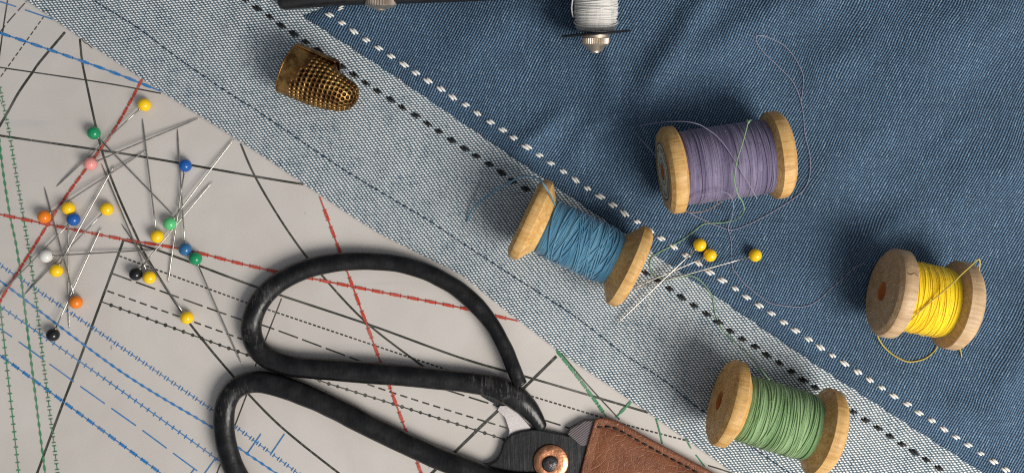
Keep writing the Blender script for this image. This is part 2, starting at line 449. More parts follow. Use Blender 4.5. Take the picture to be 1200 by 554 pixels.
# light chambray
mb = MB()
def lf(i, j):
    x = -300 + 1900 * i / 240
    y0 = edge_y(x) + 70; y1 = border_y(x) - 190
    if x < 354: y1 = min(y1, -150)
    y = lerp(y0, y1, j / 60)
    return W(x, y, light_z(x, y))
grid(mb, lf, 240, 60)
light = mb.build('light_fabric', M['light'])
tag(light, 'pale blue and white woven fabric strip with black running stitches between paper and dark denim', 'fabric')

# denim
mb = MB()
DX, DY = 0.93, -0.3676
nn = [0, 0.8, 2, 3.5, 6] + [6 + 1180 * (k / 190) ** 1.0 for k in range(1, 191)]
def df(i, j):
    t = 1180 * i / 200
    x0 = 354 + t; y0 = border_y(x0)
    n = nn[j]; x = x0 + DX * n; y = y0 + DY * n
    tooth = (0.9 * ((i * 7919) % 5 - 2) / 2) if j < 3 else 0
    z = denim_z(x, y)
    s = sstep(-0.1, 4.0, n); z = lerp(light_z(x, y) + 0.15, z, s ** 0.5)
    if i == 0: z = light_z(x, y) + 0.2
    return W(x, y + tooth, z)
grid(mb, df, 200, len(nn) - 1)
denim = mb.build('denim_fabric', M['denim'])
tag(denim, 'dark blue denim fabric with a row of white running stitches along its edge', 'fabric')

# running stitches
def stitch_mesh(name, mat, seedv):
    rnd = random.Random(seedv); mb = MB()
    for s in (-1, 1):
        L = 4.3 + rnd.uniform(-.4, .4); off = s * 1.25
        pts = []
        for k in range(7):
            t = -1 + 2 * k / 6
            pts.append((t * L + off * 0.9, off + rnd.uniform(-.1, .1), -0.9 + 2.0 * (1 - t * t) ** 0.6 if abs(t) < 1 else -0.9))
        mb.tube(pts, [0.7, 1.1, 1.22, 1.25, 1.22, 1.1, 0.7], 8, flat=0.8)
    return mb.mesh(name, [mat], True, U)
def run_stitches(poly, step, rot, meshes, parent, skip=()):
    pts = []; d = 0; out = []
    for (a, b), (c, e) in zip(poly[:-1], poly[1:]):
        L = math.hypot(c - a, e - b); 
        while d < L:
            out.append((a + (c - a) * d / L, b + (e - b) * d / L)); d += step
        d -= L
    for i, (x, y) in enumerate(out):
        x += random.uniform(-.7, .7); y += random.uniform(-.5, .5)
        o = bpy.data.objects.new('stitch', meshes[i % len(meshes)]); C.objects.link(o); o.parent = parent
        o.location = W(x, y, fz(x, y) + random.uniform(0.15, 0.45)); o.rotation_euler = (0, 0, -math.radians(rot + random.uniform(-9, 9)))
        s = random.uniform(.9, 1.06); o.scale = (s * random.uniform(.98, 1.18), s * random.uniform(1.08, 1.22), s * 1.1)
    return out
wm = [stitch_mesh('white_stitch', M['st_white'], k) for k in range(4)]
km = [stitch_mesh('black_stitch', M['st_black'], k + 10) for k in range(4)]
run_stitches([(386, 18), (545, 123), (780, 283), (968, 411), (1171, 545), (1240, 590)], 17.35, 40, wm, denim)
o = bpy.data.objects.new('stitch', wm[0]); C.objects.link(o); o.parent = denim
o.location = W(399, 10, fz(399, 10) + .5); o.rotation_euler = (0, 0, math.radians(25)); o.scale = (.8, .8, .8)
run_stitches([(273, -9), (302.5, 11), (433.8, 101), (593, 206), (755.6, 318.6), (871.8, 397.7), (1001.7, 484), (1106, 551.6), (1150, 580)], 17.2, 40, km, light)
# fine blue seam line on the light fabric
def seam(poly, name, parent, mat, r=0.75, zoff=0.45):
    mb = MB(); P = catmull([(x, y, 0) for x, y in poly], 14); Q = []; R_ = []; acc = 0
    for i in range(len(P) - 1):
        a, b = P[i], P[i + 1]; n = max(1, int((b - a).length / 1.2))
        for k in range(n):
            p = a.lerp(b, k / n); acc += (b - a).length / n
            jx = 0.7 * mnoise.noise(Vector((p.x / 6, p.y / 6, 2)))
            g = sstep(0.15, 0.55, abs(math.sin(acc / 3.0 + 0.8 * mnoise.noise(Vector((acc / 20, 0, 0)))))) * sstep(-0.9, -0.25, mnoise.noise(Vector((acc / 45, 3, 0))))
            Q.append(W(p.x, p.y + jx, fz(p.x, p.y) + zoff - 0.9 * (1 - g))); R_.append(r * U * (0.35 + 0.65 * g))
    mb.tube(Q, R_, 6)
    return mb.build(name, mat, parent)
seam([(95, -8), (108, 0), (160, 32), (215, 73), (283, 119), (300, 129), (400, 197), (500, 257), (527, 275), (591, 317), (673, 370), (729, 413), (779, 446), (812, 473), (850, 500), (905, 540), (980, 590)], 'seam_thread', light, M['seam'])

# ---------------------------------------------------------------- pattern paper with its printed lines
MATS = [M['paper'], M['ink_k'], M['ink_b'], M['ink_g'], M['ink_r']]
K, B, G, R = 1, 2, 3, 4
pm = MB()
vn = [0, 0.7, 1.6, 3, 6, 10, 16, 24] + [24 + 990 * k / 60 for k in range(1, 61)]
def paper_z(x, y):
    n = max(0.0, (y - edge_y(x)) * 0.82)
    z = 3.0 + 0.9 * sstep(0, 30, n) * 0
    z -= 1.9 * (1 - min(1, n / 3.0)) ** 2 + 0.45 * (1 - sstep(0, 22, n))
    return z
def pf(i, j):
    x = -330 + 1480 * i / 260
    # follow the folded edge
    y0 = edge_y(x); n = vn[j]
    y = y0 + n * 1.2
    return W(x, y, paper_z(x, y))
grid(pm, pf, 260, len(vn) - 1)
LZ = [0]
def inside(x, y, m=0.4): return y > edge_y(x) + m
def strip(pts, w, mat, zk=None, clip=True):
    """flat printed band lying on the paper"""
    z0 = 0.10 + 0.018 * LZ[0]
    P = []
    for i in range(len(pts) - 1):
        a, b = Vector(pts[i]), Vector(pts[i + 1]); n = max(1, int((b - a).length / 5))
        for k in range(n): P.append(a.lerp(b, k / n))
    P.append(Vector(pts[-1]))
    if clip: P = [p for p in P if inside(p[0], p[1], 0.2)]
    if len(P) < 2: return
    vs = []
    for i, p in enumerate(P):
        t = P[min(i + 1, len(P) - 1)] - P[max(i - 1, 0)]
        if t.length < 1e-6: t = Vector((1, 0))
        t.normalize(); nrm = Vector((-t.y, t.x)); ww = w / 2 * (1 + 0.10 * mnoise.noise(Vector((p.x / 4, p.y / 4, 1))))
        for s in (-1, 1):
            q = p + nrm * ww * s
            vs.append(W(q.x, q.y, max(paper_z(p.x, p.y), paper_z(q.x, q.y)) + z0))
    pm.add(vs, [(2 * i, 2 * i + 1, 2 * i + 3, 2 * i + 2) for i in range(len(P) - 1)], mat)
def smooth2(pts):
    return [Vector((p.x, p.y)) for p in catmull([(x, y, 0) for x, y in pts], 10)]
def walk(pts):
    """list of (s, point) sampler"""
    P = smooth2(pts) if len(pts) > 2 else [Vector(p) for p in pts]
    S = [0]
    for a, b in zip(P[:-1], P[1:]): S.append(S[-1] + (b - a).length)
    def at(s):
        s = max(0, min(S[-1], s))
        for i in range(len(S) - 1):
            if S[i + 1] >= s:
                t = (s - S[i]) / max(1e-6, S[i + 1] - S[i]); d = (P[i + 1] - P[i])
                return P[i].lerp(P[i + 1], t), (d.normalized() if d.length > 1e-6 else Vector((1, 0)))
        return P[-1], (P[-1] - P[-2]).normalized()
    return at, S[-1]
def solid(pts, w, mat=K): LZ[0] += 1; strip(smooth2(pts) if len(pts) > 2 else [Vector(p) for p in pts], w, mat)
def dash(pts, on, off, w, mat=K, ph=0):
    LZ[0] += 1; at, L = walk(pts); s = -ph
    while s < L:
        a = max(0, s); b = min(L, s + on)
        if b - a > 0.6: strip([at(lerp(a, b, k / 3))[0] for k in range(4)], w, mat)
        s += on + off
def ticks(pts, per, h, w, mat, ph=0):
    at, L = walk(pts); s = ph; LZ[0] += 1
    while s < L:
        p, d = at(s); n = Vector((-d.y, d.x)); strip([p - n * h, p + n * h], w, mat); s += per
def blobs(pts, per, ln, w, base, mat, ph=0, tick=0.0):
    solid(pts, base, mat); LZ[0] += 1
    at, L = walk(pts); s = ph
    while s < L - ln:
        q = [at(s + ln * k / 6) for k in range(7)]
        z0 = 0.10 + 0.018 * LZ[0]; vs = []
        ok = all(inside(p.x, p.y, 1.5) for p, d in q)
        if ok:
            for k, (p, d) in enumerate(q):
                n = Vector((-d.y, d.x)); t = k / 6; ww = (w / 2) * (math.sin(PI * (0.12 + 0.76 * t)) ** 0.6)
                for sg in (-1, 1):
                    r = p + n * ww * sg; vs.append(W(r.x, r.y, paper_z(r.x, r.y) + z0))
            pm.add(vs, [(2 * i, 2 * i + 1, 2 * i + 3, 2 * i + 2) for i in range(6)], mat)
            if tick:
                for e in (q[0], q[-1]):
                    p, d = e; n = Vector((-d.y, d.x)); strip([p - n * tick, p + n * tick], 0.9, mat)
        s += per
def ibeam(pts, per, gap, h, w, mat, ph=0):
    LZ[0] += 1; at, L = walk(pts); s = ph
    while s < L - per:
        a = s; b = s + per - gap
        strip([at(a)[0], at(b)[0]], w, mat)
        for e in (a, b):
            p, d = at(e); n = Vector((-d.y, d.x)); strip([p - n * h, p + n * h], w, mat)
        s += per
def dots(pts, per, r, mat, ph=0):
    LZ[0] += 1; at, L = walk(pts); s = ph
    while s < L:
        p, d = at(s); z0 = paper_z(p.x, p.y) + 0.10 + 0.018 * LZ[0]
        rr = r * random.uniform(.9, 1.1)
        pm.add([W(p.x + rr * math.cos(2 * PI * k / 10), p.y + rr * math.sin(2 * PI * k / 10), z0) for k in range(10)], [tuple(range(10))], mat)
        s += per
# black outlines
solid([(79.5, 34), (47.7, 71.6), (37.8, 85.5), (21, 110), (0, 147), (-60, 245)], 3.0)
solid([(93.4, 43), (96, 70), (101, 96), (118.7, 174), (138, 228), (161.6, 280), (170.6, 299), (212.5, 365), (244, 406), (272, 439), (288, 458), (331, 501), (396, 553), (470, 608)], 2.7)
solid([(-80, 66), (0, 79.2), (120, 97), (196, 111)], 1.6)
solid([(-80, 144), (0, 159), (150, 181), (300, 207), (368, 218)], 2.6)
solid([(280, 164), (300, 209), (337, 270), (376, 321), (432, 380), (508, 438)], 2.5)
solid([(144.6, 281), (189, 294.6), (300, 336), (432, 380), (540, 419), (623, 443), (759, 483), (769, 488)], 2.6)
solid([(145, 280), (138, 300), (90, 430), (72.5, 475.6), (43.5, 554), (0, 672)], 2.9)
solid([(330, 349.5), (299, 429)], 1.5); solid([(291, 457), (253, 557), (240, 590)], 1.6)
solid([(657, 412.5), (610, 458), (579, 485), (532.6, 529.6), (506, 554), (470, 590)], 3.4)
solid([(657, 413), (690, 452), (726, 491)], 1.6)
solid([(9, 0), (4, 32), (0, 61.6), (-8, 120)], 1.6)
solid([(94, 43), (99, 50), (103, 52), (108, 57)], 1.0)
solid([(830, 545), (852, 552), (900, 570)], 1.6)
# black dashes
dash([(31, 2), (4, 33), (-20, 70)], 15, 4, 1.4); dash([(52, 19), (0, 91.5), (-20, 120)], 5.2, 2.3, 1.2)
dash([(-10, 96), (2, 122)], 4, 3, 1.2)
dash([(140, 300), (290, 355), (312, 362), (540, 438), (703, 488), (742, 499.6), (809, 517)], 3.6, 2.0, 1.7)
dash([(131.6, 320.6), (283, 374.6), (314, 383), (440, 429), (540, 462), (643, 493.6), (700, 511)], 24, 5.5, 1.7)
dash([(125.8, 340.8), (283, 397), (447, 455.5), (595, 501.5), (640, 515)], 8.5, 5.0, 1.7)
D6 = [(120, 353.8), (290.5, 416), (378.5, 447), (400, 454), (540, 498), (592, 515)]
solid(D6, 1.2); dots(D6, 11.3, 2.1, K, 11)
# blue
blobs([(-60, 22), (0, 39), (120, 80.5), (188, 107)], 19.5, 12, 3.6, 1.5, B, 4, 1.6)
solid([(-20, -4), (19, 8.3)], 1.5, B); solid([(29.4, 12), (61.6, 23)], 1.5, B)
ibeam([(-40, 284), (0, 310.5), (138, 404), (249.4, 480.5), (274, 498), (349, 554), (420, 606)], 10.2, 3.4, 2.6, 1.0, B)
blobs([(-40, 302), (0, 329), (140, 434), (249.4, 501), (276.4, 522), (320.6, 552), (400, 606)], 10.5, 6.3, 3.0, 1.3, B)
B5 = [(-40, 330), (0, 358.6), (120, 442), (259, 541), (320, 586)]
solid(B5, 1.1, B); ticks(B5, 9.0, 2.8, 1.0, B)
dash([(-49, 351.5), (-12, 377), (23, 401), (95, 453), (167, 504), (228, 549), (300, 600)], 35, 9.6, 1.4, B, 3)
blobs([(-40, 388), (0, 416), (90, 482), (187, 553), (260, 606)], 15.6, 8, 3.4, 1.2, B, 5, 2.2)
for a, b in [((306, 508), (290, 531)), ((333.6, 508), (318, 531)), ((253, 536), (238, 557)), ((228, 549), (218, 562))]: solid([a, b], 1.2, B)
# green
blobs([(-8, 90), (1, 180), (11, 248), (22, 305), (37.5, 430), (53, 554), (62, 620)], 10.2, 6.5, 3.0, 1.1, G)
ibeam([(0, 103), (10, 151), (15, 180), (38, 320), (50.6, 421), (67.7, 554), (76, 620)], 10.6, 3.8, 2.4, 1.0, G)
G3 = [(-6, 300), (0, 356), (8, 428), (22, 554), (28, 620)]
solid(G3, 1.1, G); ticks(G3, 9.0, 2.6, 1.0, G)
blobs([(652, 410), (680, 445), (711, 488)], 11.5, 8, 4.0, 1.4, G, 2, 2.2); blobs([(740, 470), (722, 489)], 10, 7, 3.4, 1.6, G, 1, 1.8)
solid([(769, 490), (773, 505), (776.5, 520)], 1.6, G); solid([(804, 514), (810, 525)], 1.5, G); solid([(816, 533), (826, 546)], 1.5, G)
# red
blobs([(167, 93), (136, 149), (112, 183), (76, 232), (50, 273), (20, 320), (0, 353), (-40, 420)], 12.2, 8, 3.2, 1.5, R, 2, 1.9)
blobs([(-40, 244), (0, 251.5), (131, 278), (218, 293), (299, 313), (414, 336), (537, 360), (580, 370), (607, 376)], 21, 12, 3.6, 1.5, R, 4, 2.3)
blobs([(373, 226), (390, 272), (414, 337), (448, 429), (475, 502), (493.6, 554), (510, 600)], 21, 12, 3.8, 1.5, R, 1, 2.5)
paper = pm.build('pattern_paper', MATS, smooth=True)
tag(paper, 'off white sewing pattern sheet printed with black, blue, green and red lines', 'paper')

# ---------------------------------------------------------------- wooden spools
def jitter_loop(a0, tilt, ph, r, n=56):
    out = []
    for k in range(n):
        t = 2 * PI * k / n
        a = a0 + tilt * math.sin(t + ph) + 0.22 * math.sin(3 * t + ph * 2)
        rr = r + 0.15 * math.sin(5 * t + ph * 3)
        out.append(Vector((a, rr * math.cos(t), rr * math.sin(t))))
    return out
def spool(label, cx, cy, ang, Lh, Rf, Rt, wood, thread, pitch, tr, strays, stray_tilt, seed, rim=9.0, bev=15.0, base=3.0, barrel=0.0, jit=0.5):
    rnd = random.Random(seed)
    zc = base + Rf
    root = empty('thread_spool', W(cx, cy, zc), -math.radians(ang))
    tag(root, label, 'spool', 'wooden thread spools on the fabrics')
    # centre at the axis height: pull the empty to the base keeps the parts readable
    root.location.z = base * U
    for s in (-1, 1):
        mb = MB()
        core = 22.0
        prof = [(0.0, 11.0), (0.0, Rf - 10), (0.5, Rf - 6.0), (2.4, Rf - 3.6), (4.4, Rf - 1.2), (6.5, Rf - 0.2), (6.5 + rim * .5, Rf), (7.4 + rim, Rf - 0.3), (8.0 + rim, Rf - 1.0),
                (8.0 + rim + bev * (Rf - core - 4) / (Rf - core) * 0.9, core + 3), (8.0 + rim + bev, core), (10.0 + rim + bev + 6, core)]
        prof = [(s * (a - Lh), r) for a, r in prof]
        mb.lathe(prof, 96)
        fl = mb.build('flange', M[wood], root, scale=U); fl.location = (0, 0, Rf * U); autosmooth(fl, 24)
        # slight irregular turning marks
        for v in fl.data.vertices:
            r = math.hypot(v.co.y, v.co.z)
            d = 1 + 0.008 * mnoise.noise(Vector((v.co.x * 9 + s, math.atan2(v.co.y, v.co.z) * 3, seed)))
            v.co.y *= d; v.co.z *= d
        mb = MB(); mb.lathe([(s * (0.0 - Lh), 11.0), (s * (0.8 - Lh), 10.2), (s * (3.5 - Lh), 9.6), (s * (6 - Lh), 7), (s * (7.5 - Lh), 4), (s * (8 - Lh), 0.01)], 40)
        b = mb.build('bore', M['bore'], fl, scale=U)
    # thread winding
    mb = MB()
    def amax(r):  # where the cone has that radius
        core = 22.0; t = (Rf - 1.8 - r) / (Rf - 1.8 - core)
        return Lh - (8.0 + rim) - bev * t
    A = amax(Rt) + 0.5
    def rad(a):
        e = abs(a) / A
        return Rt + barrel * (1 - e * e) - 1.2 * sstep(0.93, 1.0, e) - 0.6 * sstep(0.6, 1, e)
    mb.lathe([(-A, 20)] + [(-A + 2 * A * k / 30, rad(-A + 2 * A * k / 30) - tr * 0.25) for k in range(31)] + [(A, 20)], 64)
    a = -A + tr
    while a < A - tr * .5:
        mb.tube(jitter_loop(a, rnd.uniform(-jit, jit), rnd.uniform(0, 6.28), rad(a) - tr * rnd.uniform(0.65, 1.05)), tr, 6, ref=(1, 0.001, 0), closed=True)
        a += pitch * rnd.uniform(.9, 1.12)
    for k in range(strays):
        ti = rnd.uniform(.35, 1) * stray_tilt; a0 = rnd.uniform(-1, 1) * (A - ti - 1.5)
        mb.tube(jitter_loop(a0, ti, rnd.uniform(0, 6.28), rad(a0) + tr * rnd.uniform(-0.2, 0.5)), tr, 6, ref=(1, 0.001, 0), closed=True)
    for k in range(150):   # lint standing off the winding
        a0 = rnd.uniform(-A, A); t0 = rnd.uniform(0, 2 * PI); rr = rad(a0); da = rnd.uniform(-3, 3); dt = rnd.uniform(-.12, .12); hh = rnd.uniform(.8, 2.6)
        P = [(a0 + da * q, (rr + hh * math.sin(PI * q * .8)) * math.cos(t0 + dt * q), (rr + hh * math.sin(PI * q * .8)) * math.sin(t0 + dt * q)) for q in (0, .25, .5, .75, 1)]
        mb.tube(P, 0.13, 4, ref=(1, 0.001, 0))
    th = mb.build('thread', M[thread], root, scale=U); th.location = (0, 0, Rf * U)
    return root, th
def wthread(pts, r, mat, name='loose_thread', parent=None, label=None, cat=None, group=None, per=8, rel=True, up=None):
    """pts (x, y, h) image position and height above the cloth"""
    pp = []
    for x, y, h in pts: pp.append((x, y, (fz(x, y) if rel else 0) + h))
    P = catmull(pp, per)
    Q = []
    for i, p in enumerate(P):
        j = 0.35 * mnoise.noise(Vector((p.x / 9, p.y / 9, 5)))
        Q.append(W(p.x + j, p.y - j, max(p.z, (fz(p.x, p.y) + r) if rel else p.z)))
    mb = MB(); mb.tube(Q, r * U, 6)
    o = mb.build(name, mat)
    if parent is not None:
        bpy.context.view_layer.update()
        o.parent = parent; o.matrix_parent_inverse = parent.matrix_world.inverted()
    else: tag(o, label, cat, group)
    return o

blue, bt = spool('wooden spool of blue thread on the pale fabric, beside three yellow pins', 679.5, 284.5, 25.3, 70, 48.5, 31.5, 'wood', 'th_blue', 1.55, 0.85, 30, 13, 3, rim=6.5, bev=21, base=2.0, barrel=0.8, jit=1.0)
purp, pt = spool('wooden spool of purple thread with round printed label on its end', 848.5, 190.5, -8.3, 69, 49, 41.5, 'wood', 'th_purple', 1.15, 0.66, 8, 2.5, 4, rim=9, bev=14, base=3.5, jit=0.35)
yell, yt = spool('short pale wooden spool of bright yellow thread lying on dark denim', 1082.5, 350.5, 10.8, 47.5, 50, 38.5, 'wood_pale', 'th_yellow', 1.1, 0.62, 12, 6, 5, rim=11, bev=9, base=3.5, barrel=0.6, jit=0.45)
gren, gt = spool('wooden spool of green thread at the bottom edge of the pale fabric', 909, 489, 16.8, 66, 49.5, 36.5, 'wood', 'th_green', 1.35, 0.78, 34, 5, 6, rim=9, bev=18, base=2.0, barrel=0.8, jit=1.2)
mb = MB()
for rr0, a0, a1, w_ in ((50.15, -41, -30.5, .45),):
    mb.tube([(lerp(a0, a1, k / 8), rr0 * math.cos(math.radians(62 + 1.5 * math.sin(k * .9))), rr0 * math.sin(math.radians(62 + 1.5 * math.sin(k * .9)))) for k in range(9)], w_, 6, flat=.6)
ck = mb.build('split', M['leather_edge'], yell, scale=U); ck.location = (0, 0, 50 * U)
# round label on the left end of the purple spool
mb = MB()
Lh = 69; Rf = 49
def disc(mb, a, r0, r1, mat, n=48, t0=0, t1=2 * PI):
    vs = []
    for k in range(n + 1):
        t = lerp(t0, t1, k / n)
        vs += [(a, r0 * math.cos(t), r0 * math.sin(t)), (a, r1 * math.cos(t), r1 * math.sin(t))]
    mb.add(vs, [(2 * k, 2 * k + 1, 2 * k + 3, 2 * k + 2) for k in range(n)], mat)
disc(mb, -Lh - 0.35, 10.5, 34, 0); disc(mb, -Lh - 0.50, 31.3, 33.0, 1); disc(mb, -Lh - 0.50, 14.5, 15.6, 2)
rl = random.Random(5)
t = 0.2
while t < 6.2:
    w_ = rl.uniform(0.05, 0.10); disc(mb, -Lh - 0.5, rl.choice([22.5, 23.5]), 28.0, rl.choice([1, 1, 2]), 2, t, t + w_ * .55)
    if rl.random() < .6: disc(mb, -Lh - 0.5, 26.8, 28.2, 1, 2, t, t + w_)
    t += w_ + rl.choice([0.05, 0.06, 0.13])
lb = mb.build('end_label', [M['labelpaper'], M['labelink'], M['labelink_r']], purp, smooth=False, scale=U); lb.location = (0, 0, Rf * U)

# loose ends of thread
def on_spool(x, y, z): return (x, y, z)
wthread([(650, 240, 70), (646.6, 232, 80), (639, 219, 100), (631.4, 210, 96), (616, 206.5, 74), (601, 211.6, 55), (581, 223, 34), (565.7, 234, 18), (553, 245.7, 7), (546.8, 261, 1.2)], 0.95, M['th_blue'], parent=bt)
wthread([(768, 182, 30), (757, 170, 18), (747, 158, 4), (750, 148, 6), (775, 143.5, 40), (804, 142.5, 78), (825, 149, 88), (845, 165, 93.5), (864, 193, 95.5), (877, 215, 92), (887, 232, 86)], 0.5, M['l_purple'], parent=pt, rel=False)
wthread([(798, 240, 56), (802, 245, 30), (817, 254, 6), (847, 267, 1), (864, 268, 1), (895, 254, 1), (925, 236, 1), (942, 222, 1), (949, 204, 1), (949, 182, 2), (943, 155, 1), (940, 125, 1), (930, 98, 1.5), (913, 79, 1), (901, 68, 1), (889, 54, 1), (886, 44, 1), (890, 41.5, 1), (900, 44, 1), (918, 53, 1.2), (930.5, 67, 1.5), (940.6, 86, 1), (941, 103, 1), (938.5, 121, 1.6)], 0.42, M['l_purple'], parent=pt)
wthread([(804, 236, 62), (812, 231, 78), (825, 228, 84), (847, 225, 88), (857, 231, 84), (859.5, 240, 72), (858, 252, 34), (853.5, 267, 4), (856.5, 282, 1), (858, 312, 1), (863, 320, 1), (871, 331, 1), (888, 345, 1), (903, 355, 1), (925, 358.6, 1), (942, 359, 1), (957.5, 352.6, 1), (977, 335, 1), (990, 324, 1), (1001, 313.6, 1), (1013, 309, 1)], 0.42, M['l_purple'], parent=pt)
wthread([(800, 247, 20), (812, 249, 28), (826, 247, 34), (838, 241, 55), (846, 236, 70)], 0.7, mat_plain('dusty rose strand', (0.34, 0.27, 0.24), 0.8), parent=pt)
lg = wthread([(877.5, 142, 93), (876, 146, 94), (871, 165, 96), (864, 187, 97), (861.5, 200, 96.5), (861, 215, 94), (865, 228, 88), (871, 239, 72), (871, 249, 36), (862, 257.5, 8), (845, 261, 1), (825, 262.5, 1), (813, 271, 1), (797, 282.7, 1), (779, 292, 1), (767, 299, 1), (762, 306, 1), (763, 317, 1), (772, 326, 1), (786, 327, 2), (808, 323, 2), (821, 329, 1), (834, 346, 1), (838.5, 368, 1), (846, 385, 1), (853.6, 393, 1), (866, 405, 8), (879, 417, 40), (890, 430, 74), (902, 445, 84)], 0.68, M['l_green'],
             label='pale green thread draped over the purple spool and running down to the green spool', cat='thread')
mb = MB(); mb.tube([W(875.3, 140.5, 94), W(876.5, 143, 95.2), W(878.6, 141.6, 94.6), W(877, 144.4, 94.2), W(875.6, 142.6, 95.6)], 1.05 * U, 7)
mb.tube([W(877.4, 142.5, 94.5), W(880.2, 140.6, 93.2)], 0.7 * U, 6); kn = mb.build('knot', M['l_green'], lg)
wthread([(1027, 388, 20), (1031, 399, 8), (1041.5, 411.7, 1), (1062, 423, 1), (1081, 421, 1), (1093, 413, 1), (1099, 404, 3), (1100, 394, 12)], 0.85, M['l_yellow'], parent=yt)
wthread([(1066, 376, 84), (1073, 369, 90), (1090, 354, 94.5), (1111.7, 336, 96.5), (1127, 321, 100), (1138, 311, 104), (1146, 304, 103), (1148, 307, 98), (1147.5, 317, 88)], 0.85, M['l_yellow'], parent=yt, rel=False)
wthread([(1122, 398, 26), (1125, 407, 6), (1127, 418, 1)], 0.8, M['l_yellow'], parent=yt)
wthread([(1056, 383, 60), (1062, 387, 50), (1072, 387, 46), (1078, 391, 40), (1082, 393, 42), (1080, 387, 55)], 0.9, M['th_yellow'], parent=yt, rel=False)

# ---------------------------------------------------------------- pins
PINS = [ # colour, head x,y, tip x,y, base height, label
 ('yellow', 169, 123, 66, 219, 3, 'yellow headed pin at the top of the pin pile, near the fabric edge'),
 ('dark green', 110, 156, 204, 253, 3, 'dark green headed pin left of the topmost yellow headed pin, above the pink head'),
 ('pink', 106, 192, 235, 138, 6, 'pink headed pin, the only pink one, its shaft pointing up right'),
 ('blue', 217, 194, 197, 331, 6, 'royal blue headed pin on the right side of the pile, on the long black line'),
 ('orange', 52, 254, 172, 176, 7, 'orange headed pin farthest left in the pile, on the red line'),
 ('yellow', 184, 277, 167, 139, 4, 'yellow headed pin directly below the light green head'),
 ('steel blue', 217, 292, 208, 151, 3, 'dull blue headed pin touching a dark green head'),
 ('light green', 199, 262, 275, 162, 8, 'light green headed pin with its tip near the paper edge'),
 ('black', 159, 321, 249, 213, 7, 'black headed pin beside a yellow head below the red line'),
 ('dark green', 229, 303, 284, 428, 3, 'dark green headed pin whose tip reaches the scissors handles'),
 ('yellow', 219, 372, 142, 262, 3, 'yellow headed pin lowest in the pile, lying alone beside the scissors handle'),
 ('yellow', 175, 325, 119, 192, 4, 'yellow headed pin touching the right side of a black head'),
 ('yellow', 125, 245, 29, 345, 3, 'yellow headed pin alone in the middle of the pile, right of the crossing red lines'),
 ('yellow', 80, 244, 81, 385, 3, 'yellow headed pin just above a royal blue head, its shaft straight down'),
 ('blue', 86, 257, -12, 357, 5, 'royal blue headed pin on the left side of the pile, touching a yellow head'),
 ('white', 54, 300, 190, 292, 6, 'white headed pin, the only white one, its shaft level to the right'),
 ('yellow', 66, 317, 134, 194, 9, 'yellow headed pin just below the white head'),
 ('orange', 89, 354, 52, 219, 4, 'orange headed pin near the bottom left of the pile, on the blue lines'),
 ('black', 62, 392, 119, 266, 8, 'black headed pin at the bottom left corner of the pile'),
 ('yellow', 820, 287, 721, 381, 6, 'topmost yellow headed pin of the three beside the blue spool'),
 ('yellow', 832, 299, 707, 352, 4, 'yellow headed pin in the middle of the three beside the blue spool'),
 ('yellow', 885, 299, 738, 340, 5, 'yellow headed pin farthest right on the denim, apart from the other two'),
]
heads = {}
for (col, hx, hy, tx, ty, bz, lab) in PINS:
    hr = 7.6
    zh = fz(hx, hy) + hr + 0.2 + max(0, bz - 3) * 0.25; zt = fz(tx, ty) + 0.8 + (bz - 3) * 0.3
    if hx > 700: zt = 3.5 + bz * .3; zh = fz(hx, hy) + hr + 1.0
    hp = W(hx, hy, zh); tp = W(tx, ty, zt)
    root = empty('sewing_pin', hp, 0); root.location.z = hp.z - hr * U
    tag(root, lab, 'pin', 'pins with coloured ball heads')
    q = Vector((0, 0, hr * U))
    if col not in heads:
        mb = MB(); mb.sphere((0, 0, 0), hr * U, 32, 20); heads[col] = mb.mesh('pin_head', [M['head_' + col]])
    h = bpy.data.objects.new('head', heads[col]); C.objects.link(h); h.parent = root; h.location = q; h.rotation_euler = (random.random(), random.random(), 0)
    d = tp - hp; mb = MB()
    P = [q + d * t + Vector((0, 0, 0.6 * U * math.sin(PI * t))) for t in [0.03, .2, .4, .6, .8, .93, .975, 1.0]]
    mb.tube(P, [r * U for r in (0.85, .82, .82, .82, .82, .78, .5, .12)], 12)
    mb.tube([q + d.normalized() * hr * 0.93 * U, q + d.normalized() * (hr + 1.4) * U], [1.9 * U, 1.1 * U], 12)
    mb.build('shaft', M['steel'], root)

# ---------------------------------------------------------------- scissors
sc_root = empty('scissors', W(646, 542, 3)); tag(sc_root, 'black forged iron scissors with large open loop handles and a copper washer at the pivot', 'scissors')
bpy.context.view_layer.update(); SCI = sc_root.matrix_world.inverted()
def under(o, root, inv): o.parent = root; o.matrix_parent_inverse = inv; return o
def bar(pts, mat, name, flat=0.8, seg=28):
    P = catmull([(x, y, z) for x, y, z, r in pts], 12); Rr = catmull([(r, 0, 0) for x, y, z, r in pts], 12)
    Q = [W(p.x, p.y, p.z) for p in P]; rr = [v.x * U for v in Rr]
    # rounded ends
    rr[0] *= .55; rr[-1] *= .55; rr[1] *= .9; rr[-2] *= .9
    mb = MB(); mb.tube(Q, rr, seg, flat=flat)
    for v in range(len(mb.v)):
        p = Vector(mb.v[v]); n = mnoise.noise(p * 5) * 0.006 + mnoise.noise(p * 1.6) * 0.010
        mb.v[v] = tuple(p + Vector((n, n * .7, n * .5)))
    return under(mb.build(name, mat), sc_root, SCI)
